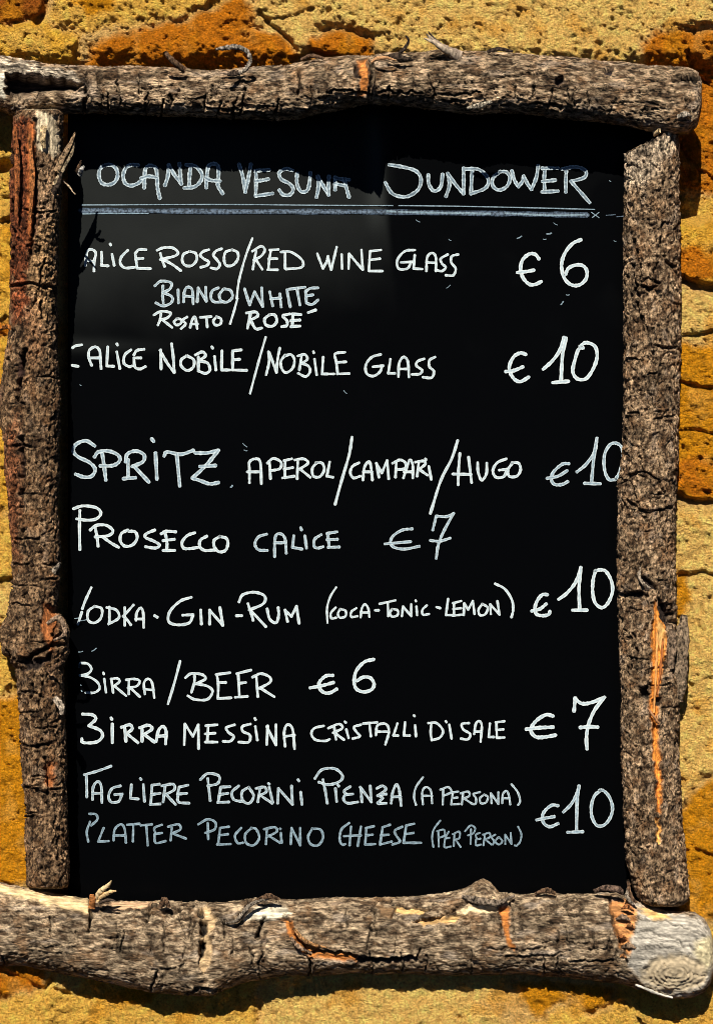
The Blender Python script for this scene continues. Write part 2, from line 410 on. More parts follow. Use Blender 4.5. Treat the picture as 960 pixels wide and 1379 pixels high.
# the ruled double line
def rule(pts, w, ink, name='underline'):
    V, F, U = ribbon(pts, w)
    o = np_mesh(name, V-OFF, F[:, ::-1], M_CH[ink], panel, uv=U); return o
rule([(109,283.5),(200,284),(320,285),(430,285),(520,285.5),(620,287),(700,288),(790,289.5)], 7.5, 'L')
rule([(110,276),(220,275.5),(330,275.5),(440,276.5),(560,277),(680,279),(800,282)], 1.5, 'G')
rule([(112,288),(150,287.5),(200,287.5)], 1.6, 'G'); rule([(520,284.5),(560,286),(600,286.5),(660,288)], 2.6, 'G'); rule([(680,287),(740,290),(786,289)], 2.2, 'G')
rule([(796,286),(806,293)], 1.2, 'G'); rule([(806,286),(797,293)], 1.2, 'G'); rule([(816,290),(828,289)], 1.6, 'L'); rule([(830,292),(840,291)], 1.3, 'L')
cD, cE, cF, cG = (100, 310, 4), (320, 310, 3), (660, 310, 5.0526), (190, 370, 3.6923)
write('word ALICE, first letter of CALICE lost in shade', cD, 3.8, 'W',
 '62,190 65,150 75,110 100,105 118,125 110,165 108,220|62,160 85,165 108,168|148,118 150,160 148,190|148,190 185,192|205,130 212,165 217,190|195,74 198,80|'
 '290,108 255,145 250,180 275,203 325,200|388,105 350,105 330,125|330,125 335,165 340,205|335,155 372,152|340,205 412,207')
write('word ROSSO', cD, 3.8, 'W', '465,125 475,160 488,195|448,108 480,95 530,95 560,120 540,140 465,158|480,158 530,185 575,218|'
 '620,115 590,130 583,165 600,190 635,190 660,160 655,125 625,115|725,105 695,115 680,135 700,155 725,170 715,190 682,200|'
 '795,100 765,112 750,135 770,160 785,185 770,208 738,203|850,105 815,120 808,160 820,190 855,188 882,155 880,120 850,105')
write('long slash through three lines', (0, 0, 1), 3.2, 'W', '340,321 331,345 322,378 319,402|320,402 315,420 310,436')
write('word RED', cE, 3.5, 'W', '75,85 68,120 62,158|60,85 95,65 110,80 95,105 65,120|75,120 100,158|165,78 130,80|135,80 128,120 125,160|125,115 160,115|122,160 162,160|'
 '192,92 192,155|175,88 215,88 260,120 258,150 195,157')
write('word WINE', cE, 3.5, 'W', '322,95 335,130 345,155|345,155 360,125 365,105|365,105 372,140 378,160|378,160 390,110 400,68|420,98 422,155|448,155 450,95|450,95 475,125 505,160|505,160 500,80|'
 '578,80 535,85|535,85 530,160|532,120 575,115|530,165 585,165')
write('word GLASS in the first line', cE, 3.5, 'W', '715,80 675,85 645,120 650,155 685,155 700,130|660,130 705,128|715,100 710,155|710,155 745,157|762,165 765,110 785,92 800,110 800,165|762,130 800,132|'
 '848,98 820,115 825,135 840,150 825,165 805,162|890,98 865,105 862,130 880,155 870,182 840,182')
write('price 6 euro for red wine', cF, 5.0, 'W', '330,195 305,165 265,162 220,200 205,260 220,320 260,365 300,370 345,350|185,288 240,282 295,272|'
 '615,65 560,90 510,150 485,220 490,290 515,345 560,375 610,370 650,330 655,275 625,240 575,238 530,260 510,300')
write('price 10 euro for noble wine', cF, 5.0, 'W', '240,845 205,835 160,860 130,920 135,970 165,1015 205,1030 260,1000|105,962 160,955 220,930|'
 '360,945 420,890 470,820 500,730|515,735 490,850 480,1030|425,1037 530,1028|630,800 600,810 575,880 560,960 590,1010 650,1010 700,940 725,860 710,790 650,765 610,790')
write('word BIANCO', cG, 3.9, 'B', '110,55 108,100 112,140|70,55 100,32 150,40 145,70 110,88|110,88 155,110 150,140 110,155 75,140|185,75 187,140|212,135 215,90 230,62 255,75 260,145|212,105 260,110|'
 '280,135 285,65|285,65 325,132|325,132 322,62|385,65 355,80 348,115 365,135 400,135|410,72 390,100 400,130 430,135 455,110 445,78 415,70')
write('word WHITE', cG, 3.9, 'B', '515,70 540,150|540,150 565,85|565,85 605,158|605,158 600,65|640,85 655,155|690,95 697,160|645,120 695,115|725,75 742,160|735,72 815,62|775,68 790,150|'
 '880,65 840,68 818,85|818,80 822,140|820,105 855,100|822,140 850,148 880,125')
write('word ROSATO', cG, 3.6, 'W', '100,195 95,225 85,250|65,200 100,182 148,190 130,215 95,222|105,222 155,262|180,218 165,235 178,250 200,240 198,222 178,218|230,210 208,225 222,245 200,268|'
 '245,262 255,225 270,210 280,268|248,245 282,245|295,212 350,208|325,210 330,260|375,210 360,230 370,250 395,245 398,220 375,208')
write('word ROSE with accent', cG, 4.1, 'W', '530,265 545,190|525,190 570,185 580,205 545,225|545,225 570,268 600,265|640,198 615,220 622,250 655,255 675,230 665,200 640,198|738,195 705,205 725,228 725,252 700,258|'
 '795,198 750,195|755,198 752,255|745,228 790,225|745,258 790,255|832,188 868,175')
cH, cI = (90, 440, 3.6923), (320, 440, 3.4286)
write('word CALICE, its first letter partly left out for shade', cH, 3.9, 'W', '75,90 45,95 30,105|28,192 58,197|125,192 110,150 115,115 145,100 165,120 168,160 172,208|110,155 165,155|205,100 200,195|200,195 235,197|250,125 265,208|250,85 253,91|'
 '320,115 290,140 285,180 310,198 325,195|385,112 350,118 335,140|335,155 370,155|335,160 340,200 365,210 392,198')  # strokes of the C lying in the left post's shade are left out
write('word NOBILE left of the slash', cH, 4.0, 'W', '468,115 470,210|465,118 500,180 535,228|535,228 530,150 522,85|595,145 570,165 570,195 600,218 630,200 632,165 600,145|655,150 655,215|640,140 675,125 690,145 655,170|655,170 700,180 712,215 690,232 655,220|'
 '735,148 742,215|722,100 726,107|772,120 770,215|770,215 812,215|868,115 825,120|825,125 825,215|825,165 860,162|825,215 895,217')
write('slash before the second NOBILE', cI, 3.2, 'W', '130,48 95,170 58,308')
write('word NOBILE right of the slash', cI, 3.6, 'W', '132,222 145,165 143,115|148,120 165,170 180,212|180,212 185,150 195,98|220,130 200,160 205,195 225,212 255,190 262,150 245,128 220,135|295,140 285,200|278,135 310,128 322,150 295,170|295,170 325,180 335,205 315,230 280,215|'
 '355,150 365,222|350,115 352,121|395,140 390,218|390,218 445,218|495,118 450,125 455,160|455,160 462,218|455,165 500,162|460,218 515,216')
write('word GLASS in the second wine line', cI, 3.7, 'W', '660,128 620,140 592,175 595,215 625,228 655,210 668,180|625,185 672,180|705,150 695,215|695,215 725,215|742,230 745,170 765,140 785,160 790,232|742,195 785,195|'
 '860,148 830,160 825,180 850,200 840,218 805,220|910,140 885,155 885,185 905,205 895,235 855,233')
cJ, cK, cL_ = (90, 580, 3.84), (320, 580, 3.4286), (570, 580, 3.4286)
write('large word SPRITZ', cJ, 5.2, 'B', '145,78 100,52 50,70 35,105 60,135 120,165 148,200 130,235 90,240 48,225|185,120 195,190 203,255|145,135 165,110 215,105 265,125 275,155 240,180 175,182|'
 '318,150 318,245|305,160 315,120 360,105 400,125 395,160 340,185|350,185 425,265|295,248 355,243|460,115 467,250|440,42 450,55|505,130 520,110 590,122 655,102|570,125 585,285|'
 '665,115 725,115 785,102|785,102 720,180 650,245|690,185 770,180|650,245 690,258 740,275 785,268')
write('word APEROL', cK, 3.8, 'W', '55,240 55,180 55,145 80,130 105,145 110,245|45,190 108,190|148,150 152,222|138,150 165,128 200,145 195,175 150,185|250,130 215,138|220,140 218,218|215,178 255,170|208,218 262,210|'
 '278,145 275,222|265,135 305,130 325,150 285,178|290,178 335,215|365,148 345,175 350,210 380,212 400,180 390,150 362,148|425,145 412,210|412,210 440,215')
write('slash before CAMPARI', cK, 4.0, 'W', '528,30 515,110 480,230 450,340')
write('word CAMPARI', cK, 3.8, 'W', '560,148 530,165 520,195 535,218 565,210|578,228 585,170 605,142 615,165 622,228|580,190 620,190|652,215 640,150|640,150 665,195|665,195 690,138|690,138 697,222|'
 '732,145 728,215|715,150 750,135 775,150 770,175 730,180|765,218 780,170 795,135 808,160 808,218|768,190 808,190|835,150 828,210|820,145 858,140 865,155 835,180|840,180 875,205|882,165 893,225|866,130 869,134')
write('slash before HUGO', cL_, 4.0, 'W', '158,45 130,130 80,230 32,382')
write('word HUGO', cL_, 3.9, 'W', '168,105 162,180 160,250|208,122 222,240|135,200 220,202|250,148 252,190 268,228 290,200 292,150|382,130 340,148 320,185 335,215 370,212 382,185|350,182 385,178|410,150 390,180 395,210 430,210 448,180 438,150 408,148')
write('price 10 euro for a spritz, touching the right log', cL_, 4.6, 'B', '670,152 640,155 600,190 590,225 605,248 640,248 665,235|570,220 620,210 662,185|708,190 750,155 790,95 800,35|798,40 785,130 775,240|742,243 815,245|'
 '885,225 855,225 835,180 835,110 860,65 890,58 915,80 920,130 905,190 885,225')
cM, cN = (90, 670, 4), (320, 670, 3.2)
write('word PROSECCO', cM, 4.2, 'W', '72,70 70,170 72,280|38,60 90,45 160,55 185,85 160,115 110,122 55,115|155,165 165,215 170,262|128,175 160,150 215,150 250,180 225,205 155,212|195,212 240,245 280,268|'
 '330,175 295,195 290,235 315,262 355,255 380,220 370,185 335,182|475,175 430,195 425,215 470,235 500,255 480,272 425,265|588,185 535,182 510,195|530,190 540,235 540,280|520,232 580,225|520,285 582,285|'
 '690,190 650,205 622,240 630,272 665,275 710,268|755,208 720,230 718,265 745,285 800,282|825,210 795,230 795,265 820,292 855,285 868,250 860,220 825,210')
write('small word CALICE beside PROSECCO', cN, 4.0, 'B', '125,158 90,170 75,200 90,225 128,228|160,255 160,190 168,160 190,158 205,180 210,240|160,195 205,195|242,165 237,215|237,215 278,222|290,165 297,218|272,130 276,140|'
 '360,160 332,180 330,210 345,218 368,212|428,148 385,155|388,158 395,215|385,182 430,180|390,215 438,213')
write('price 7 euro for prosecco', cN, 4.0, 'B', '752,135 710,140 670,165 658,195 675,215 720,222 782,210|635,200 745,190|840,140 855,80|855,80 900,82 930,68|930,68 890,140 865,200 855,262|830,185 870,188 915,175')
cO, cP, cQ = (90, 770, 2.909), (420, 770, 3.4286), (690, 750, 6)
write('word VODKA with half of its V', cO, 3.7, 'W', '97,62 75,110 62,145|60,158 45,205|110,135 85,155 85,190 110,200 135,180 138,145 110,135|168,138 168,200|158,140 195,150 205,180 165,205|228,140 228,210|262,130 222,175|228,175 252,208|'
 '272,190 275,160 290,142 300,160 302,218|270,185 300,185')
write('dash before GIN', cO, 4.2, 'W', '345,172 355,178')
write('word GIN', cO, 4.0, 'W', '488,100 445,115 405,155 400,195 435,208 480,200 495,170|455,170 495,168|525,150 528,205|560,205 560,150|560,150 612,210|612,210 600,140')
write('dash before RUM', cO, 4.2, 'W', '665,172 685,172')
write('word RUM', cO, 3.9, 'W', '710,125 725,170 730,190|675,118 690,90 735,80 775,95 770,125 715,150|720,150 780,215|785,145 795,185 820,200 830,170 828,140|865,195 855,150|855,150 880,175|880,175 900,135|900,135 910,202')
write('opening bracket', cP, 3.0, 'W', '112,72 85,115 70,170 72,235')
write('word COCA', cP, 3.2, 'W', '110,165 88,190 90,215 112,212|130,172 120,195 130,212 155,205 155,180 130,172|205,168 182,185 182,208 210,205|225,210 230,170 245,150 260,170 265,208|225,188 262,188')
write('dash before TONIC', cP, 3.6, 'W', '292,178 308,178')
write('word TONIC', cP, 3.2, 'W', '312,148 385,132|350,142 352,205|370,172 360,190 370,207 395,200 395,178 372,172|415,205 420,160|420,160 458,205|458,205 458,150|482,160 485,200|478,132 480,136|530,155 510,175 512,198 540,195')
write('dash before LEMON', cP, 3.6, 'W', '575,163 592,168')
write('word LEMON', cP, 3.3, 'W', '628,125 618,200|618,200 645,200|688,135 650,145|655,148 655,200|652,172 688,168|650,203 690,198|700,200 702,145|702,145 720,175|720,175 742,135|742,135 750,195|'
 '785,150 768,175 775,200 800,195 810,165 785,148|825,195 822,150|822,150 865,198|865,198 855,135')
write('closing bracket', cP, 3.6, 'W', '845,55 890,80 922,130 928,175 920,210')
write('price 10 euro for spirits', cQ, 4.8, 'W', '280,305 240,305 200,350 180,410 190,460 240,475 290,465 300,440|155,437 220,420 270,380|372,342 440,290 510,200 550,85|550,90 535,250 540,420|485,430 600,430|'
 '670,110 650,180 645,280 665,370 720,410 770,370 805,280 795,190 750,115 700,105 665,115')
cR, cS = (90, 870, 4.174), (300, 870, 4.174)
write('word BIRRA with a broken B, above the other', cR, 3.4, 'W', '78,95 120,100 140,130 120,155 75,165|75,165 130,175 175,205 185,240 155,262 108,262|212,185 222,260|207,150 210,158|252,185 262,262|250,185 285,182 298,200 262,228|270,225 335,280|'
 '350,195 350,270|335,190 375,185 410,195 395,225 345,235|355,232 412,285|440,270 435,210 455,185 480,205 493,290|435,242 490,248')
write('slash before BEER', cR, 3.6, 'W', '638,85 605,210 570,325')
write('word BEER', cR, 3.7, 'W', '718,155 718,200 702,260|668,178 700,155 760,160 780,185 725,212|725,212 790,225 820,255 790,300 720,300 682,280|918,150 840,160|845,165 852,220 850,295|850,205 895,205|850,295 925,291|'
 '1036,135 956,155|964,160 971,285|966,210 1006,205|948,288 1016,283|1066,175 1074,285|1044,175 1091,155 1141,175 1141,205 1081,238|1086,235 1166,285')
write('price 6 euro for beer', cS, 4.8, 'W', '618,165 580,168 545,200 542,235 570,262 605,262 640,242|492,235 560,222 622,205|848,75 795,90 750,140 738,200 750,240 790,258 835,245 850,215 830,180 790,175 755,195')
cT, cU, cV = (90, 940, 3), (400, 940, 3.2), (690, 920, 6)
write('word BIRRA whose B looks like a three', cT, 4.4, 'W', '65,65 105,68 118,85 90,112|90,112 135,130 145,155 120,178 68,180 62,165|185,105 185,180|180,81 183,86|235,118 240,175|222,118 255,108 265,125 240,145|245,145 288,180|'
 '305,120 305,175|295,120 330,110 345,125 308,150|315,148 355,178|362,175 372,130 390,115 402,135 400,185|365,155 400,152')
write('word MESSINA', cT, 3.7, 'W', '475,188 478,105|478,105 510,155|510,155 532,108|532,108 533,205|608,108 562,112|572,112 568,175|560,145 600,142|560,178 608,178|678,108 645,120 655,140 675,155 660,175 632,175|'
 '742,105 710,115 712,135 740,150 735,178 695,178|762,115 770,170|760,82 763,88|808,188 812,112|808,115 845,190|845,190 845,108|882,195 878,140 890,108 912,125 920,205|880,155 920,150')
write('word CRISTALLI', cU, 3.5, 'W', '115,120 75,130 62,155 80,180 120,185 140,178|160,125 168,178|135,130 180,112 195,130 155,150|160,148 202,180|212,135 222,172|206,102 210,106|275,115 245,125 255,145 270,165 240,175|285,110 345,105|312,110 318,165|'
 '340,160 345,120 372,110 390,120 395,150 380,200|345,145 392,145|432,110 415,162|415,162 435,162|465,105 460,162|460,162 485,162|508,118 512,165|503,75 506,78')
write('word DI', cU, 3.4, 'W', '578,108 575,150 580,182|565,108 600,108 628,140 615,170 580,182|655,115 665,175|640,100 643,104')
write('word SALE', cU, 3.4, 'W', '740,108 710,112 715,135 745,155 735,178 705,175|762,155 770,110 785,100 795,120 790,188|765,145 795,145|830,110 825,168|825,168 848,168|892,100 855,105|858,108 860,170|858,138 888,135|860,172 892,170')
write('price 7 euro for bottled beer', cV, 5.2, 'W', '325,265 270,255 200,295 155,350 150,395 190,435 260,435 345,420|110,372 220,360 325,355|495,225 505,120|500,125 560,165 640,155 740,115|740,115 660,220 610,340 595,450 600,530|545,358 620,352 685,355')
write('price 10 euro for the cheese platter', cV, 4.6, 'B', '365,990 320,985 270,1020 240,1070 250,1130 300,1160 365,1135|195,1105 265,1090 335,1078|410,1040 470,980 515,900 535,830|535,835 520,960 515,1190|445,1205 565,1200|'
 '705,870 660,910 635,990 640,1080 680,1150 740,1145 790,1080 805,1000 780,920 735,870 700,865')
cW_, cX = (90, 1020, 3), (400, 1020, 3)
write('word TAGLIERE', cW_, 3.8, 'B', '72,70 125,55 180,35|80,70 82,120 82,160|105,170 108,120 125,98 140,115 143,182|105,145 142,145|218,115 185,125 170,155 180,180 210,178 222,155|195,150 225,148|262,110 258,165|258,165 290,168|310,110 315,178|298,85 301,89|'
 '375,108 345,112|345,115 340,190|342,150 378,145|338,190 378,188|398,115 390,180|385,115 430,108 435,130 400,150|402,150 440,190|490,112 455,120|455,120 448,150|450,148 485,145|450,150 452,180 495,185')
write('word PECORINI', cW_, 3.8, 'B', '570,85 580,175|540,90 570,65 615,75 610,105 570,115|660,118 622,120|622,122 612,180|618,150 652,145|610,182 655,180|695,115 668,140 675,170 705,178|735,120 708,140 712,175 738,185 755,155 735,120|780,130 772,180|765,125 800,120 805,140 775,155|780,152 830,185|'
 '818,120 832,182|815,105 818,108|852,185 855,125|855,125 912,190|912,190 908,115|945,140 950,190|934,90 938,95')
write('word PIENZA', cX, 3.8, 'B', '105,90 115,140 122,185|72,85 100,50 150,45 182,70 175,95 130,110 88,100|155,125 160,178|165,112 169,116|215,118 190,135 200,150|225,148 195,152 188,170 205,185 245,180|262,180 258,130|255,120 300,180|300,180 295,115|'
 '322,125 345,115 358,130 325,155|335,150 360,148|330,155 345,165 325,185 360,185|380,185 385,145 400,110 412,130 420,195|382,160 418,158')
write('bracketed words A PERSONA', cX, 2.9, 'B', '508,80 480,120 472,160 480,192|508,190 505,140 520,120 540,135 545,185|505,155 545,155|590,130 588,190|578,130 610,120 622,140 590,155|650,138 625,142|628,145 622,188|625,165 648,162|622,190 655,188|'
 '670,145 665,190|660,145 690,138 695,155 668,168|672,165 708,188|738,140 712,148 722,165 720,188 700,185|755,150 738,165 742,185 762,182 770,160 755,150|785,185 782,145|782,145 812,188|812,188 812,140|828,185 830,150 845,135 855,155 860,190|828,165 858,165|865,108 890,140 900,175 892,192')
write('word PLATTER', cW_, 3.3, 'G', '95,260 82,300 88,340|92,228 118,230 125,250 100,275|150,285 128,340|128,340 170,338|190,335 195,290 220,270 235,290 240,345|190,315 235,315|245,272 295,268|270,270 268,340|300,275 345,270|322,275 328,355|'
 '385,272 355,285 360,310|355,310 385,305|355,312 360,345 400,338|425,285 420,335|410,280 450,270 460,290 425,308|430,308 482,328')
write('word PECORINO', cW_, 3.4, 'G', '570,265 572,330|532,270 570,250 600,262 598,290 560,305|655,280 620,285|620,285 612,350|615,315 652,310|608,352 662,350|705,285 680,315 690,345 712,345|748,285 722,310 725,345 755,355 778,325 765,290 745,285|'
 '808,295 805,350|797,290 840,282 848,300 810,320|818,318 862,345|865,305 868,345|862,288|905,350 908,285|908,285 943,355|943,355 943,285|990,290 975,320 985,350 1015,355 1035,325 1025,292 990,288')
write('word CHEESE', cX, 3.4, 'G', '210,265 180,290 172,330 182,352 195,350|218,280 212,355|258,280 245,358|190,318 258,315|310,278 278,285|280,285 275,350|278,315 305,312|275,352 315,350|375,272 345,282|345,285 335,350|338,315 370,312|335,352 382,340|'
 '425,280 395,295 400,315 415,340 385,352|472,268 440,275|440,278 430,345|435,310 470,305|430,345 500,345')
write('bracketed words PER PERSON', cX, 2.6, 'G', '578,255 552,290 545,325 550,362|570,298 572,360|565,298 592,292 595,315 572,325|612,300 598,325 615,325|598,325 595,362 620,360|635,310 632,358|628,310 655,300 655,325 638,332|640,332 660,362|'
 '702,290 700,350|678,298 700,275 718,285 712,305 690,315|738,305 722,312 725,330|722,332 740,328|722,335 722,355 742,352|758,312 752,355|750,312 775,305 778,322 755,332|760,332 785,352|800,312 785,322 795,338 790,352|812,322 800,340 815,352 828,338 815,322|'
 '840,350 840,312|840,312 865,350|865,350 862,305|878,355|892,280 905,310 900,340 885,358')
# smears and flecks of dry marker
VV, FF, UU, n = [], [], [], 0
for x, y, dx, dy, wd in [(696,321,6,-3,1.6),(736,315,6,-1,2),(731,322,4,0,1),(762,397,4,0,1.2),(755,410,3,-4,1.8),(311,656,2,-2,2.4),(327,597,6,5,1),(329,606,4,1,1.2),(101,833,8,-2,1.2),(108,836,10,-2,1),
    (106,878,6,-1,1.1),(124,877,6,-4,1.4),(109,922,1,1,1.6),(110,930,1,1,1.4),(107,893,0,6,1),(601,388,5,-4,1),(463,526,4,4,1),(604,322,3,2,.8),(826,324,3,1,.8),(108,518,2,1,.8),(560,296,5,3,1),(745,300,5,3,.8),(820,243,2,1,1)]:
    V, F, U = ribbon([(x, y), (x+dx*.5, y+dy*.5+.5), (x+dx, y+dy)], wd); VV.append(V); FF.append(F+n); UU.append(U); n += len(V)
tag(np_mesh('marker_flecks', np.concatenate(VV)-OFF, np.concatenate(FF)[:, ::-1], M_CH['G'], panel, uv=np.concatenate(UU)), 'small flecks and smears of dry marker', kind='stuff')

# ------------------------------------------------------------------ the four logs of the frame
BK1, BK2, BK3 = np.array((.10, .065, .038)), np.array((.56, .43, .28)), np.array((.27, .16, .08))

def make_log(axis, t, e0, e1, yc, a, seed, patches=(), mat=None, label='', bark='long', res=1.6, cracks=(), red=0.0, rel=1.0, tone=1.0, cutf=None,
             lump=(), rings=None, name='frame_log', caps=(1, 1)):
    """axis 'x' or 'z'; t photo position along the log; e0,e1 its two outlines; yc, a depth of centre and half depth"""
    t = np.asarray(t, float); T = np.arange(t[0], t[-1]+.01, res)
    E0 = np.interp(T, t, e0); E1 = np.interp(T, t, e1); YC = np.interp(T, t, yc); A = np.interp(T, t, a)
    c = (E0+E1)/2; b = (E1-E0)/2
    # rounded ends
    scale = np.ones_like(T)
    r = 12.0
    if caps[0]: scale = np.minimum(scale, np.sqrt(np.clip(1-(1-np.clip((T-T[0])/r, 0, 1))**2, 0, 1))*.22+.78)
    if caps[1]: scale = np.minimum(scale, np.sqrt(np.clip(1-(1-np.clip((T[-1]-T)/r, 0, 1))**2, 0, 1))*.22+.78)
    k = np.array([.0, .12, .25, .4, .55, .7, .85])
    Tc = np.concatenate([np.full(7, T[0]), T, np.full(7, T[-1])])
    S = np.concatenate([k*scale[0], scale, k[::-1]*scale[-1]])
    pad = lambda v: np.concatenate([np.full(7, v[0]), v, np.full(7, v[-1])])
    c, b, YC, A = map(pad, (c, b, YC, A))
    per = 2*math.pi*np.sqrt((b.mean()**2+(A.mean()*1000)**2)/2)
    nf = int(per*.5/res); nbk = max(24, nf//4)
    th = np.concatenate([np.linspace(-.15*math.pi, 1.15*math.pi, nf, endpoint=False), np.linspace(1.15*math.pi, 1.85*math.pi, nbk, endpoint=False)])
    ct, st = np.cos(th), np.sin(th)
    ex = np.sign(ct)*np.abs(ct)**.9; ey = np.sign(st)*np.abs(st)**.9
    shp = (len(Tc), len(th))
    TT = np.repeat(Tc[:, None], len(th), 1)
    cross = c[:, None]+(b*S)[:, None]*ex; dep = YC[:, None]-(A*S)[:, None]*ey
    x3, y3, z3 = TT.ravel(), cross.ravel(), dep.ravel()*1000
    nx = (np.cos(th)[None, :]/b[:, None]).repeat(1, 0); ny = (-np.sin(th)[None, :]/(A[:, None]*1000))
    nl = np.sqrt(nx**2+ny**2); nx = (nx/nl).ravel(); ny = (ny/nl).ravel()
    PX, PY = (x3, y3) if axis == 'x' else (y3, x3)
    q = np.stack([x3, y3, z3], -1).astype(np.float32)+seed*131.7
    warp = np.stack([perlin(q/26), perlin(q/26+9), perlin(q/26+18)], -1)*5
    qw = q+warp
    if bark == 'long':
        an = np.float32([.28, 1, 1])
        h = 2.2*ridge(qw*an/10, 4, .62) + 1.9*ridge(qw*np.float32([.4, 1, 1])/4.6, 2) + 2.4*fbm(q/60, 2)
        tr = np.abs(perlin(qw*np.float32([1/30, 1/90, 1/90])+3)); h -= 2.2*sstep(.06, .0, tr)*sstep(0, .5, perlin(q/40+70)+.2)
    else:
        an = np.float32([.6, 1, 1])
        rid = ridge(qw*an/9.5, 4, .6)
        cell = 1-np.abs(perlin(qw*an/15+30))*2.4
        h = 2.0*rid + 2.8*np.clip(cell, 0, 1)**4*-1.0 + 2.4*ridge(qw*an/5.2+60, 2) + 2.0*fbm(q/70, 2)
    h = h*rel
    # colours of dry bark
    m = sstep(-.5, .6, fbm(qw*an/6+200, 4, .65))[:, None]
    col = BK1*(1-m)+BK2*m
    m2 = sstep(.1, .7, fbm(q/28+300, 3))[:, None]*.6; col = col*(1-m2)+BK3*m2
    m3 = sstep(.3, .7, fbm(q*an/14+400, 3))[:, None]*.5; col = col*(1-m3)+np.array((.50, .42, .33))*m3
    col = col*(1+.55*fbm(q/34+900, 3))[:, None]
    col = col*tone*np.array([1+.25*red, 1-.12*red, 1-.4*red]); alpha = np.ones(len(col))
    jx = 3.5*fbm(q/12+500, 3); jy = 3.5*fbm(q/12+600, 3)
    front = (ny < .25)
    for poly, pc, dh, edge, *tint in patches:
        if tint:                                              # stained bark: colour only, relief stays
            mm = sstep(-edge, edge, sdf(poly, PX+jx*2, PY+jy*2))*front*tint[0]
            col = col*(1-mm[:, None])+np.array(pc)*(col.mean(1)/col.mean())[:, None]*mm[:, None]; continue
        d = sdf(poly, PX+jx, PY+jy); mm = sstep(-edge, edge, d)*front
        if dh < -8: hh = dh + .4*h
        else:
            g = 1.0*ridge(q*np.float32([.09, 1, 1])/3.6+700, 3)+.9*fbm(q*np.float32([.2, 1, 1])/12, 2)+.12*h; hh = dh+g
        h = h*(1-mm)+hh*mm
        v = (1+.75*fbm(q*np.float32([.07, 1, 1])/3.4+800, 3)).clip(.25, 1.7)[:, None]
        col = col*(1-mm[:, None])+np.clip(np.array(pc)*v, .004, .9)*mm[:, None]
        alpha = alpha*(1-mm*(.55 if dh > -8 else .3))
    for pts, hw, dep in cracks:
        pa = np.array(pts, float); sel = (PX > pa[:, 0].min()-12) & (PX < pa[:, 0].max()+12) & (PY > pa[:, 1].min()-12) & (PY < pa[:, 1].max()+12) & front
        d = pldist(pts, PX[sel]+jx[sel]*.9, PY[sel]+jy[sel]*.9); g = sstep(hw+1.2, hw*.35, d)
        h[sel] = h[sel]-dep*g; lipg = sstep(hw+5, hw+2, d)*(1-g); h[sel] += 1.1*lipg
        col[sel] = col[sel]*(1-.6*g[:, None])
    for (lx, ly, rx, ry, amp) in lump:
        g = np.exp(-((PX-lx)/rx)**2-((PY-ly)/ry)**2); h = h+amp*g*(front | (np.abs(ny) < .5))
    if rings:
        cx, cy, rx, ry = rings
        d = np.sqrt(((PX-cx+jx*.6)/rx)**2+((PY-cy+jy*.6)/ry)**2); mm = sstep(1.15, .8, d+.12*perlin(q/9))*front
        wv = np.sin(d*34+3*perlin(q/16))*(.5+.5*sstep(1.0,.2,d)); rc = np.array((.42, .33, .21))*(.75+.5*sstep(0,1,d))[:, None]*(1+.18*wv[:, None])
        col = col*(1-mm[:, None])+rc*mm[:, None]; h = h*(1-mm)+(-2+.8*wv+1.2*perlin(q/4)+1.6*fbm(q/14,2)-3.5*sstep(.05,0,np.abs(np.sin(np.arctan2(PY-cy,PX-cx)*2.5+.6*perlin(q/10))))*sstep(.15,.5,d))*mm
        lip = np.exp(-((d-1.05)/.08)**2)*front; h += 1.6*lip; alpha = alpha*(1-.75*mm)
    fade = np.repeat(np.clip(S, 0, 1)[:, None], len(th), 1).ravel(); hf = h*np.where(fade < .6, fade/.6, 1)
    capn = np.concatenate([-1*np.ones(7), np.zeros(len(T)), np.ones(7)])[:, None].repeat(len(th), 1).ravel()
    y3 = y3+hf*nx*(capn == 0); z3 = z3+hf*ny*(capn == 0); x3 = x3+np.where(capn != 0, capn*(.6*h*fade), 0)
    if axis == 'x': px, py = x3, y3
    else: px, py = y3, x3
    if cutf is not None: px, py = cutf(px, py)
    ec = np.array((.46, .36, .22))*(1+.25*np.sin(fade*26)[:, None]); iscap = ((capn != 0) & (fade < .72))[:, None]
    col = np.where(iscap, ec, col)
    V = W(px, py, z3/1000)-OFF
    F = grid_faces(*shp, wrap=True)
    if axis == 'z': F = F[:, ::-1]
    F = F[:, ::-1]
    # close the two poles
    o = np_mesh(name, V, F, mat, BOARD, np.concatenate([np.clip(col, .004, .9), alpha[:, None]], 1)); o['label'] = label
    return o

def rand_cracks(n, xr, yr, vertical, lo, hi, hw, dep, seed):
    g = random.Random(seed); out = []
    for _ in range(n):
        x, y = g.uniform(*xr), g.uniform(*yr); l = g.uniform(lo, hi); sl_ = g.uniform(-.25, .25)
        a = (x, y); b = (x+sl_*l, y+l) if vertical else (x+l, y+sl_*l*.5)
        m_ = ((a[0]+b[0])/2+g.uniform(-2, 2), (a[1]+b[1])/2+g.uniform(-2, 2))
        out.append(([a, m_, b], g.uniform(.4, 1)*hw, g.uniform(.5, 1)*dep))
    return out
PALE, ORG, RED, GREYW = (.56, .40, .21), (.42, .15, .035), (.26, .075, .022), (.36, .32, .26)
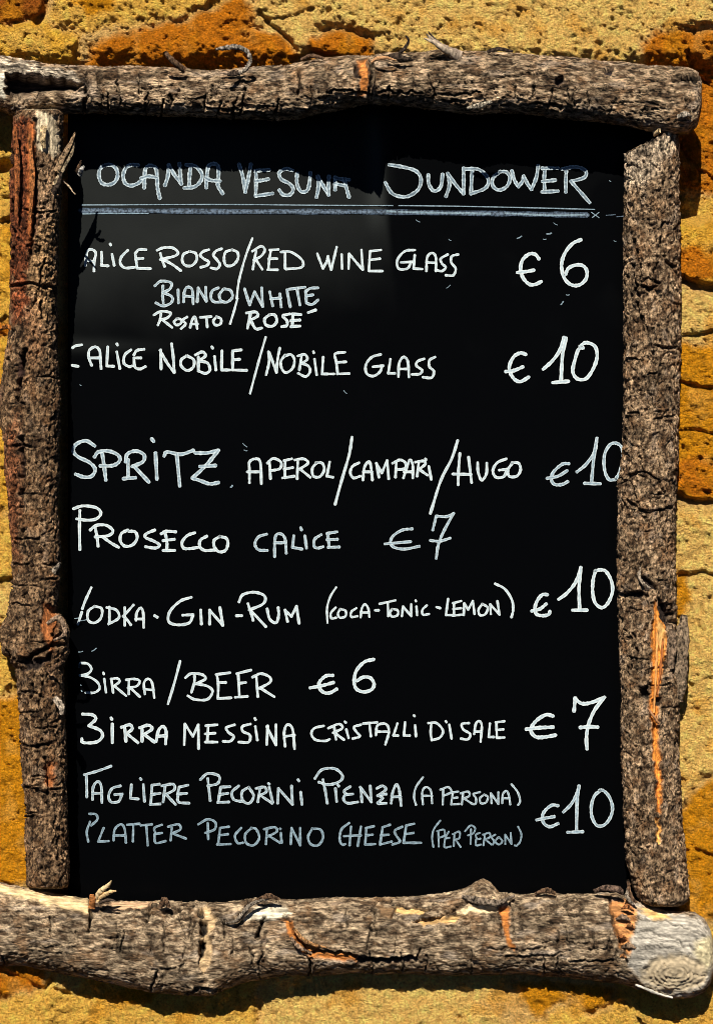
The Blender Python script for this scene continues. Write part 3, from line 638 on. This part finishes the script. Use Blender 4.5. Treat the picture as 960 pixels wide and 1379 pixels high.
# top log: swings towards the viewer up to a broken ring, then steps back
tx = [-26,0,30,60,90,120,160,200,240,300,330,370,400,440,480,494,500,506,520,560,600,640,700,760,800,850,880,900,925,938,944]
te0 = [72,75,82,88,92,92,92,93,95,96,93,90,86,80,77,77,78,76,75,74,70,72,76,79,84,87,89,90,91,96,104]
te1 = [140,145,156,152,150,151,152,154,156,157,158,159,157,149,140,138,137,138,139,143,148,150,152,158,162,170,176,178,178,168,150]
tyc = [-.032,-.032,-.032,-.031,-.029]+[-.026]*6+[-.026,-.033,-.044,-.056,-.060,-.050,-.036]+[-.033]*13
ta = [.030]*8+[.030]*4+[.032,.035,.040,.040]+[.033]*2+[.032]*10+[.031,.028,.022]
top = make_log('x', tx, te0, te1, tyc, ta, 1, mat=M_BARK_H, tone=.80, red=.25, label='top log with grey striated bark and a cracked ring in its middle', res=1.15,
  patches=[([(-30,74),(0,77),(60,90),(112,104),(112,112),(60,104),(0,98),(-30,98)], (.46,.38,.28), 1.0, 3, .8),
           ([(10,101),(50,101),(112,113),(100,121),(60,128),(20,134),(10,128)], (.03,.02,.014), -26, 3),
           ([(-30,98),(8,100),(9,130),(-30,132)], (.56,.50,.38), 1, 2),
           ([(480,84),(494,80),(497,100),(494,128),(482,130),(485,105)], ORG, -2.5, 1.5),
           ([(478,92),(484,86),(485,108),(478,104)], (.05,.03,.02), -9, 1.2),
           ([(915,104),(945,102),(945,110),(925,110)], (.04,.03,.02), -5, 1.2),
           ([(748,105),(758,103),(762,113),(750,115)], (.03,.02,.02), -9, 1.5), ([(815,90),(824,92),(822,100),(814,97)], (.03,.02,.02), -9, 1.5),
           ([(402,96),(405,96),(406,125),(403,125)], (.05,.03,.02), -6, 1)],
  cracks=rand_cracks(26, (110,930), (95,140), True, 10, 34, 1.3, 5, 1)+rand_cracks(26, (110,900), (95,150), False, 25, 80, 1.1, 4, 2)+[([(403,94),(404,110),(402,128)],1.4,6),([(114,98),(118,120),(114,148)],2,6),([(498,84),(500,105),(497,130)],1.8,6),([(905,107),(925,105),(945,108)],2.5,7),([(132,100),(150,104),(176,100)],1.5,5)],
  lump=[(420,110,14,30,2.5),(600,74,22,8,4),(640,146,22,7,4),(905,165,16,12,3),(30,150,30,10,3)])
# bottom log, flattened, with a peeled pale end
bx = [-30,0,40,80,120,150,210,230,270,300,340,365,400,480,540,600,625,640,650,660,672,700,730,760,800,830,850,875,900,920,935,948,956,960]
be0 = [1184,1190,1198,1206,1213,1216,1214,1216,1216,1216,1213,1211,1212,1211,1209,1203,1197,1190,1186,1191,1204,1206,1203,1206,1204,1203,1212,1222,1229,1230,1231,1240,1252,1266]
be1 = [1294,1298,1301,1308,1317,1323,1336,1337,1338,1331,1318,1314,1312,1309,1310,1311,1311,1311,1311,1311,1311,1310,1311,1313,1319,1323,1328,1335,1342,1343,1341,1335,1326,1312]
n = len(bx)
byc = [-.030]*7+[-.022]*(n-7); ba = [.036]*(n-4)+[.034,.030,.026,.020]
bot = make_log('x', bx, be0, be1, byc, ba, 2, mat=M_BARK_S, rel=.8, tone=.88, red=.15, label='bottom log with peeling grey bark and a bare pale cut end', res=1.2, rings=(908,1312,44,26),
  patches=[([(-32,1188),(40,1200),(80,1206),(124,1214),(124,1232),(70,1222),(30,1208),(-32,1200)], PALE, 1, 3),
           ([(148,1216),(212,1213),(200,1222),(150,1228)], (.48,.30,.17), -1, 2.5),
           ([(268,1222),(280,1218),(292,1238),(284,1262),(286,1290),(272,1312),(268,1280),(272,1250)], (.50,.34,.18), -3, 2),
           ([(268,1240),(280,1240),(280,1258),(270,1262)], (.02,.015,.01), -12, 1.2), ([(266,1226),(274,1222),(276,1234),(268,1236)], (.02,.015,.01), -12, 1.2),
           ([(269,1270),(277,1268),(274,1292),(268,1300)], (.02,.015,.01), -12, 1.2),
           ([(322,1238),(345,1222),(385,1220),(392,1232),(370,1240)], (.48,.42,.31), -1, 2.5),
           ([(380,1238),(392,1238),(402,1262),(440,1282),(482,1285),(480,1294),(440,1292),(410,1285),(396,1268)], ORG, -2, 2),
           ([(302,1242),(318,1238),(336,1214),(362,1209),(366,1212),(342,1220),(326,1236)], (.03,.02,.015), -7, 1),
           ([(530,1223),(575,1225),(570,1232),(532,1230)], (.58,.36,.14), -1.5, 2), ([(552,1242),(590,1236),(620,1233),(612,1243),(570,1247)], (.60,.36,.14), -1.5, 2),
           ([(618,1222),(640,1218),(672,1219),(670,1228),(618,1230)], (.60,.45,.26), -1.5, 2),
           ([(672,1222),(686,1222),(684,1250),(694,1280),(684,1276),(676,1248)], ORG, -2, 2),
           ([(480,1291),(560,1289),(562,1295),(480,1297)], (.05,.03,.02), -6, 1),
           ([(506,1222),(514,1218),(530,1224),(528,1236),(512,1236)], BK3*.6, -3, 2),
           ([(818,1215),(846,1210),(862,1226),(852,1250),(858,1290),(834,1278),(824,1240)], (.48,.21,.07), -1.5, 2.5),
           ([(850,1216),(900,1232),(940,1236),(968,1262),(968,1318),(930,1340),(900,1344),(868,1326),(846,1300),(850,1262),(862,1236)], GREYW, 0, 3),
           ([(855,1222),(880,1226),(905,1240),(880,1240)], (.55,.33,.12), -.5, 3),
           ([(935,1270),(960,1258),(966,1290),(950,1310),(938,1300)], (.5,.42,.25), 0, 5),
           ([(121,1215),(124,1215),(124,1248),(121,1248)], (.04,.03,.02), -6, 1), ([(352,1240),(358,1234),(350,1262),(346,1262)], (.04,.03,.02), -7, 1)],
  cracks=rand_cracks(34, (0,850), (1225,1290), True, 12, 40, 1.0, 4.5, 3)+rand_cracks(30, (0,820), (1225,1305), False, 25, 90, 1.0, 4, 4)+[
     ([(300,1244),(320,1240),(336,1218),(362,1209),(372,1214)],1.6,7),([(121,1212),(123,1236),(121,1254)],1.6,6),([(205,1215),(202,1230),(198,1246)],1.2,5),([(358,1236),(350,1250),(347,1266)],1.6,6),
     ([(502,1224),(510,1212),(524,1214),(532,1226),(524,1238),(508,1236),(503,1226)],1.3,5),([(503,1226),(504,1245),(508,1262)],1.2,5),([(530,1218),(556,1224),(580,1226)],1.2,5),([(556,1242),(590,1236),(612,1226),(624,1216),(640,1216),(668,1217),(684,1206)],1.7,8),
     ([(410,1284),(440,1280),(480,1288),(520,1292),(556,1288)],1.7,7),([(414,1285),(420,1300),(418,1312)],1.6,6),([(385,1232),(400,1262),(418,1284)],1.4,5),([(480,1292),(520,1293),(560,1290),(566,1278)],1.3,5),
     ([(676,1210),(690,1222),(688,1244),(694,1262)],1.3,5),([(760,1216),(774,1210),(784,1222),(776,1236),(764,1232),(760,1218)],1.2,4),([(820,1214),(824,1240),(834,1270),(846,1296)],1.5,5),([(858,1330),(880,1338),(903,1345)],1.2,3),
     ([(220,1216),(240,1224),(262,1220)],1.0,4),([(250,1336),(270,1326),(296,1330)],1.2,5),([(205,1330),(208,1318),(214,1308)],1.2,5),([(910,1312),(930,1322),(942,1330)],.7,2),([(908,1310),(890,1322),(876,1326)],.6,2),([(910,1310),(916,1296),(930,1284)],.6,2),([(866,1238),(905,1244),(950,1262)],.7,1.4),([(862,1254),(900,1262),(946,1284)],.7,1.4),([(860,1276),(885,1272),(915,1280)],.6,1.2)],
  lump=[(650,1196,12,10,4),(235,1325,60,12,3),(280,1330,22,8,3),(55,1250,6,6,2.5),(520,1230,14,8,4),(905,1250,45,20,3)])
# left post
lt = [148,160,250,300,400,450,480,520,560,600,640,680,740,780,820,850,880,900,940,1000,1060,1150,1196]
le0 = [24,20,16,18,16,15,11,5,3,8,9,15,18,18,15,6,9,24,28,30,35,38,36]
le1 = [84,84,82,78,76,76,77,79,80,79,80,76,80,80,74,88,92,84,85,87,88,91,92]
n = len(lt)
lyc = list(np.interp(lt, [148, 300, 420, 1200], [-.054, -.054, -.038, -.030])); la = [.030]*n
left = make_log('z', lt, le0, le1, lyc, la, 3, mat=M_BARK_V, label='left post with flaking reddish and dark bark', bark='scaly', res=1.2, name='frame_post',
  patches=[([(46,150),(76,155),(80,205),(72,215),(62,205),(48,198)], (.50,.40,.26), -1.5, 2.5),
           ([(14,160),(44,158),(46,215),(50,300),(40,360),(36,440),(18,430),(14,300)], (.20,.05,.016), -1.5, 6, .9),
           ([(38,165),(46,165),(48,260),(42,330),(38,300)], (.38,.11,.03), -2, 3),
           ([(48,215),(78,215),(74,300),(60,310),(50,290)], (.36,.22,.12), -1, 5, .8),
           ([(38,345),(56,300),(70,300),(70,430),(45,445)], (.38,.22,.10), 0, 6, .8),
           ([(26,478),(32,480),(28,520),(22,530)], (.04,.02,.015), -7, 1.5), ([(28,600),(33,605),(34,640),(29,650)], (.05,.03,.02), -6, 1.5),
           ([(4,600),(24,560),(30,640),(24,760),(12,740)], (.22,.07,.025), -1, 8, .8), ([(30,430),(50,400),(60,470),(40,520)], (.26,.13,.06), -1, 8, .7), ([(58,812),(74,820),(78,870),(68,880),(58,850)], (.30,.10,.03), -3, 3),
           ([(28,890),(60,885),(70,878),(72,886),(50,902),(30,905)], (.03,.02,.015), -8, 2), ([(62,1025),(74,1030),(72,1065),(62,1060)], (.30,.10,.03), -2, 2.5)],
  cracks=rand_cracks(26, (14,80), (300,1150), True, 20, 70, 1.5, 6, 5)+rand_cracks(22, (14,60), (200,1150), False, 14, 34, 1.2, 5, 6)+[
     ([(34,470),(30,500),(24,540)],3,9),([(30,590),(34,630),(30,690)],2.2,8),([(22,640),(20,680),(24,720)],2,7),([(48,160),(50,220),(47,300),(40,350)],2,7),([(18,200),(22,280),(20,360)],1.6,6),([(20,385),(40,380),(74,388)],1.8,6),
     ([(30,890),(50,880),(64,872),(80,868)],3.5,9),([(60,1020),(66,1050),(64,1080)],2,6),([(30,1000),(50,1006),(70,1000)],1.5,5),([(38,1060),(60,1068),(80,1062)],1.5,5)],
  lump=[(14,540,12,40,3),(10,860,12,26,4),(84,848,8,22,4),(70,940,14,20,2)], tone=.52, red=.65)
# right post, sawn off at a slant, with a long orange split
rt = [170,205,300,400,500,560,600,650,700,800,830,900,950,1000,1050,1100,1160,1190,1205,1214,1220]
re0 = [843,843,841,842,842,841,840,834,833,833,834,836,837,838,839,841,845,851,857,863,872]
re1 = [911,912,914,915,913,911,910,909,908,908,909,912,912,912,914,916,921,925,926,924,918]
n = len(rt)
def slant(px, py):
    lim = 206-(px-842)*.50
    return px, np.maximum(py, lim+1.2*np.sin(px*.8))
right = make_log('z', rt, re0, re1, [-.024]*n, [.030]*n, 4, mat=M_BARK_V, label='right post with scaly brown bark and a long orange split', bark='scaly', res=1.2, cutf=slant, name='frame_post',
  patches=[([(880,806),(892,830),(899,850),(898,880),(888,920),(884,975),(888,1020),(892,1060),(888,1095),(884,1090),(885,1050),(878,1020),(874,960),(878,900),(876,850)], (.52,.18,.03), -5, 1.5), ([(884,830),(898,850),(894,876),(886,870)], (.60,.34,.11), -5, 2),
           ([(882,1100),(888,1100),(888,1138),(885,1138)], (.60,.28,.07), -3, 1),
           ([(884,806),(898,812),(908,840),(900,848),(890,828)], (.03,.02,.015), -12, 1.5), ([(860,926),(872,924),(872,942),(860,940)], (.02,.015,.01), -12, 1.2),
           ([(880,940),(890,940),(888,950),(880,948)], (.02,.015,.01), -10, 1.2), ([(832,796),(862,800),(862,806),(834,803)], (.03,.02,.015), -8, 1.2),
           ([(862,780),(870,775),(875,785),(886,795),(870,795)], (.03,.02,.015), -6, 1.5),
           ([(842,250),(843,200),(905,175),(905,200),(870,250)], (.46,.36,.25), 0, 10, .7), ([(900,170),(912,170),(912,186),(902,186)], (.60,.50,.32), 0, 2, .6)],
  lump=[(872,383,9,7,3.5),(870,575,30,20,2),(872,560,8,6,-5),(850,660,20,22,2.5),(868,655,6,5,-5),(850,790,18,10,3),(894,700,10,20,2),(870,1090,25,12,2)], tone=.76, red=.4,
  cracks=rand_cracks(34, (846,905), (210,1180), True, 18, 50, 1.2, 5, 7)+rand_cracks(15, (846,890), (230,1180), False, 8, 30, 1.1, 4.5, 8)+[
     ([(862,380),(872,374),(884,382),(874,392),(862,386)],1.5,5),([(892,300),(888,330),(896,355),(906,360)],1.6,6),([(842,797),(870,802)],2,6),([(836,658),(848,640),(868,636),(884,646),(896,668)],1.6,5),([(846,676),(870,690),(900,684)],1.6,5),([(884,466),(908,470)],1.5,5)])

# ------------------------------------------------------------------ loose bark, curls and splinters
def strip(name, pts, widths, thick, c, parent, label=None, twist=0.0, mat=None, flat=(0, -1, 0)):
    """a bent sliver: pts (px, py, depth) run along it"""
    P3 = catmull(np.array(pts, float), 8); n = len(P3)
    w_ = np.interp(np.linspace(0, 1, n), np.linspace(0, 1, len(widths)), widths)/1000
    C = W(P3[:, 0], P3[:, 1], P3[:, 2])
    T = np.gradient(C, axis=0); T /= np.linalg.norm(T, axis=1)[:, None]
    B = np.cross(T, np.array(flat, float)); B /= np.linalg.norm(B, axis=1)[:, None]+1e-9
    Nn = np.cross(B, T)
    ang = np.linspace(0, twist, n)[:, None]; B, Nn = B*np.cos(ang)+Nn*np.sin(ang), Nn*np.cos(ang)-B*np.sin(ang)
    sec = [(-1, 0), (-.8, .5), (0, .75), (.8, .5), (1, 0), (.8, -.5), (0, -.35), (-.8, -.5)]
    V = np.stack([C+B*(w_/2*s)[:, None]+Nn*(thick/1000*t_*(.35+.65*w_/w_.max()))[:, None] for s, t_ in sec], 1).reshape(-1, 3)
    wob = 1+.22*perlin(np.stack([np.repeat(np.arange(n), 8)*.5, np.tile(np.arange(8), n)*.3, 0*np.arange(8*n)+P3[0, 0]], -1)); Cc = np.repeat(C, 8, 0); V = Cc+(V-Cc)*wob[:, None]; V += (rng.normal(size=V.shape)*.00035)
    F = grid_faces(n, 8, True)
    e0 = np.array([[0, 1, 2, 3], [0, 3, 4, 7], [4, 5, 6, 7]]); F = np.concatenate([F, e0, e0[:, ::-1]+(n-1)*8])
    col = np.array(c)*(1+.25*rng.normal(size=(len(V), 1))).clip(.5, 1.6)
    o = np_mesh(name, V-OFF, F, mat or (M_BARK_V if name.startswith('bark') else M_WOOD), parent, np.clip(col, .004, .9))
    if label: o['label'] = label
    return o
BRN, TAN, DK = (.16, .09, .05), (.50, .38, .24), (.06, .04, .028)
strip('bark_curl', [(322,98,-.062),(332,92,-.068),(337,80,-.074),(331,68,-.078),(316,63,-.080),(302,65,-.078),(291,66,-.076)], [6,6,6,6,7,6,3], 1.6, (.40,.33,.25), top, 'hooked pale bark curl', twist=.5)
strip('bark_curl', [(322,98,-.060),(314,99,-.068),(306,101,-.072)], [7,8,3], 2, DK, top)
strip('bark_curl', [(250,95,-.060),(240,88,-.068),(230,79,-.074),(222,70,-.076)], [9,8,7,5], 2.4, BRN, top)
strip('bark_curl', [(534,76,-.060),(540,70,-.066),(547,62,-.070),(550,54,-.072),(546,48,-.072)], [5,5,4,3,2], 1.8, DK, top)
strip('bark_curl', [(556,81,-.066),(545,79,-.070),(532,75,-.072),(520,77,-.070)], [2,7,8,4], 2, DK, top)
strip('splinter', [(620,76,-.055),(606,70,-.062),(590,60,-.068),(574,46,-.072)], [16,13,8,2], 3, (.25,.19,.14), top)
strip('splinter', [(612,74,-.060),(597,66,-.069),(582,56,-.074),(571,52,-.076)], [9,7,5,1.5], 2, (.40,.31,.22), top)
strip('splinter', [(600,71,-.050),(588,56,-.058),(577,43,-.060)], [7,4,1], 2, DK, top)
strip('splinter', [(500,84,-.074),(508,79,-.078),(520,78,-.078),(534,82,-.074)], [3,5,4,1], 1.6, (.42,.22,.10), top)
strip('bark_flake', [(405,80,-.055),(420,75,-.062),(436,79,-.062)], [3,6,3], 2, BRN, top)
strip('bark_flake', [(628,146,-.066),(645,142,-.070),(662,137,-.071)], [3,8,4], 2.5, (.45,.38,.28), top)
strip('bark_flake', [(656,70,-.05),(670,66,-.055),(690,69,-.055)], [4,6,3], 2, DK, top)
strip('splinter', [(880,180,-.045),(888,176,-.055)], [8,6], 3, PALE, right)
strip('bark_flake', [(908,160,-.060),(922,154,-.068),(930,158,-.062)], [4,9,3], 3, (.42,.35,.27), top)
# slivers standing off the left post near its top
for p, wd, c in [([(76,232,-.080),(84,214,-.080),(94,196,-.078),(102,178,-.074)], [9,8,6,2], (.34,.22,.12)), ([(74,250,-.078),(86,226,-.078),(97,206,-.076),(100,192,-.074)], [7,6,4,2], (.40,.30,.18)),
     ([(80,240,-.070),(92,250,-.074),(102,262,-.074)], [2.5,2,1], TAN), ([(70,262,-.078),(80,246,-.084),(83,232,-.086)], [8,6,3], DK),
     ([(108,236,-.060),(110,228,-.068),(114,224,-.070)], [7,6,3], (.5,.47,.42)), ([(102,232,-.060),(106,226,-.064),(110,216,-.066)], [6,5,2], BRN),
     ([(60,170,-.085),(58,185,-.090),(60,200,-.088)], [8,9,4], PALE), 
     ([(20,170,-.088),(24,230,-.092),(22,290,-.090)], [5,8,4], (.32,.10,.03)), ([(40,180,-.092),(44,240,-.094),(40,300,-.092)], [4,7,3], (.42,.15,.045)),
     ([(64,840,-.072),(80,832,-.082),(88,852,-.086),(74,862,-.080)], [5,7,6,3], (.30,.20,.13)), ([(66,905,-.07),(78,896,-.08),(86,890,-.082)], [7,6,3], BRN),
     ([(74,940,-.07),(82,950,-.078),(84,962,-.076)], [8,10,5], (.45,.36,.27)), ([(72,770,-.07),(82,758,-.076)], [8,4], (.42,.34,.25)), ([(4,545,-.05),(2,530,-.052),(6,515,-.05)], [6,7,3], BRN),
     ([(20,442,-.05),(8,440,-.05),(0,444,-.046)], [8,6,4], (.40,.14,.03))]:
    strip('bark_flake', p, wd, 2.2, c, left)
# right post: bark flap standing off to the right, splinters over the split
o = strip('bark_flap', [(911,944,-.030),(914,920,-.036),(914,890,-.040),(917,860,-.042),(921,828,-.040)], [16,22,24,22,8], 6, (.27,.19,.12), right, 'raised flap of brown bark at the right edge', mat=M_BARK_V)
o = strip('bark_flap', [(903,900,-.050),(904,870,-.054),(905,848,-.052)], [8,14,8], 5, (.25,.17,.11), right, mat=M_BARK_V)
strip('splinter', [(870,952,-.054),(880,965,-.060),(887,975,-.058)], [3,4,2], 1.6, (.30,.14,.06), right)
strip('splinter', [(885,850,-.050),(883,900,-.053),(880,960,-.052)], [2,4,1.5], 1.4, (.62,.28,.08), right)
strip('splinter', [(892,860,-.050),(889,900,-.053),(884,935,-.051)], [2,3.5,1.5], 1.4, (.34,.11,.03), right)
strip('bark_curl', [(862,764,-.052),(860,776,-.060),(866,786,-.060),(874,792,-.054)], [3,4,4,2], 1.8, (.42,.33,.24), right)
strip('bark_flake', [(845,1185,-.045),(848,1205,-.050),(856,1216,-.052)], [4,6,3], 2, BRN, right)
# bottom log
strip('broken_twig', [(124,1222,-.064),(125,1212,-.070),(124,1205,-.072)], [9,8,6], 4, (.45,.17,.05), bot, 'broken orange twig stub')
strip('splinter', [(130,1212,-.068),(134,1202,-.074),(144,1194,-.080),(151,1186,-.084)], [5,7,6,1.5], 2, (.58,.42,.22), bot)
strip('splinter', [(132,1214,-.068),(140,1206,-.076),(150,1201,-.080),(157,1200,-.082)], [4,6,5,1.5], 2, (.52,.34,.16), bot)
strip('splinter', [(134,1216,-.068),(146,1212,-.076),(156,1213,-.078)], [4,4,1.5], 1.8, DK, bot)
strip('bark_flake', [(216,1222,-.056),(222,1212,-.062),(228,1222,-.060)], [6,9,5], 3, BRN, bot)
strip('bark_flake', [(304,1243,-.060),(318,1240,-.064),(330,1226,-.064),(342,1216,-.060),(366,1209,-.052)], [2,4,5,5,2], 2.4, (.30,.24,.18), bot)
strip('bark_flake', [(346,1212,-.05),(362,1207,-.058),(376,1211,-.055)], [4,8,3], 2.5, BRN, bot)
strip('bark_flake', [(800,1200,-.045),(815,1196,-.054),(832,1198,-.056),(838,1204,-.052)], [5,8,9,4], 3, (.16,.10,.07), bot)
strip('bark_flake', [(845,1196,-.045),(844,1208,-.055),(852,1218,-.056)], [3,6,3], 2.4, (.34,.27,.20), bot)
strip('bark_flake', [(622,1206,-.05),(640,1212,-.060),(668,1216,-.062),(692,1206,-.05)], [4,10,8,3], 3.2, (.28,.21,.15), bot)
strip('bark_flake', [(720,1204,-.04),(735,1199,-.046),(748,1203,-.045)], [4,8,4], 3, BRN, bot)
strip('bark_flake', [(392,1262,-.060),(402,1275,-.064),(420,1284,-.062)], [3,6,2], 2.2, (.34,.22,.14), bot)
strip('bark_flake', [(395,1250,-.060),(412,1268,-.063),(440,1276,-.060)], [3,5,2], 2, (.52,.26,.10), bot)
strip('splinter', [(855,1326,-.052),(880,1336,-.056),(905,1344,-.054)], [3,4,2], 2, (.50,.46,.38), bot)
for x, y, l, w1, d_, c in [(844,1222,16,7,-.057,(.40,.15,.05)), (838,1236,20,8,-.059,(.30,.20,.13)), (848,1247,12,5,-.060,(.46,.20,.07)), (836,1262,15,6,-.060,(.36,.13,.04)),
                          (846,1274,20,8,-.059,(.28,.18,.11)), (838,1288,12,5,-.057,(.40,.17,.06))]:
    strip('bark_flake', [(x-l*.5, y+2, d_+.003), (x, y-1, d_-.002), (x+l*.5, y+3, d_)], [2, w1, 2], 1.6, c, bot)
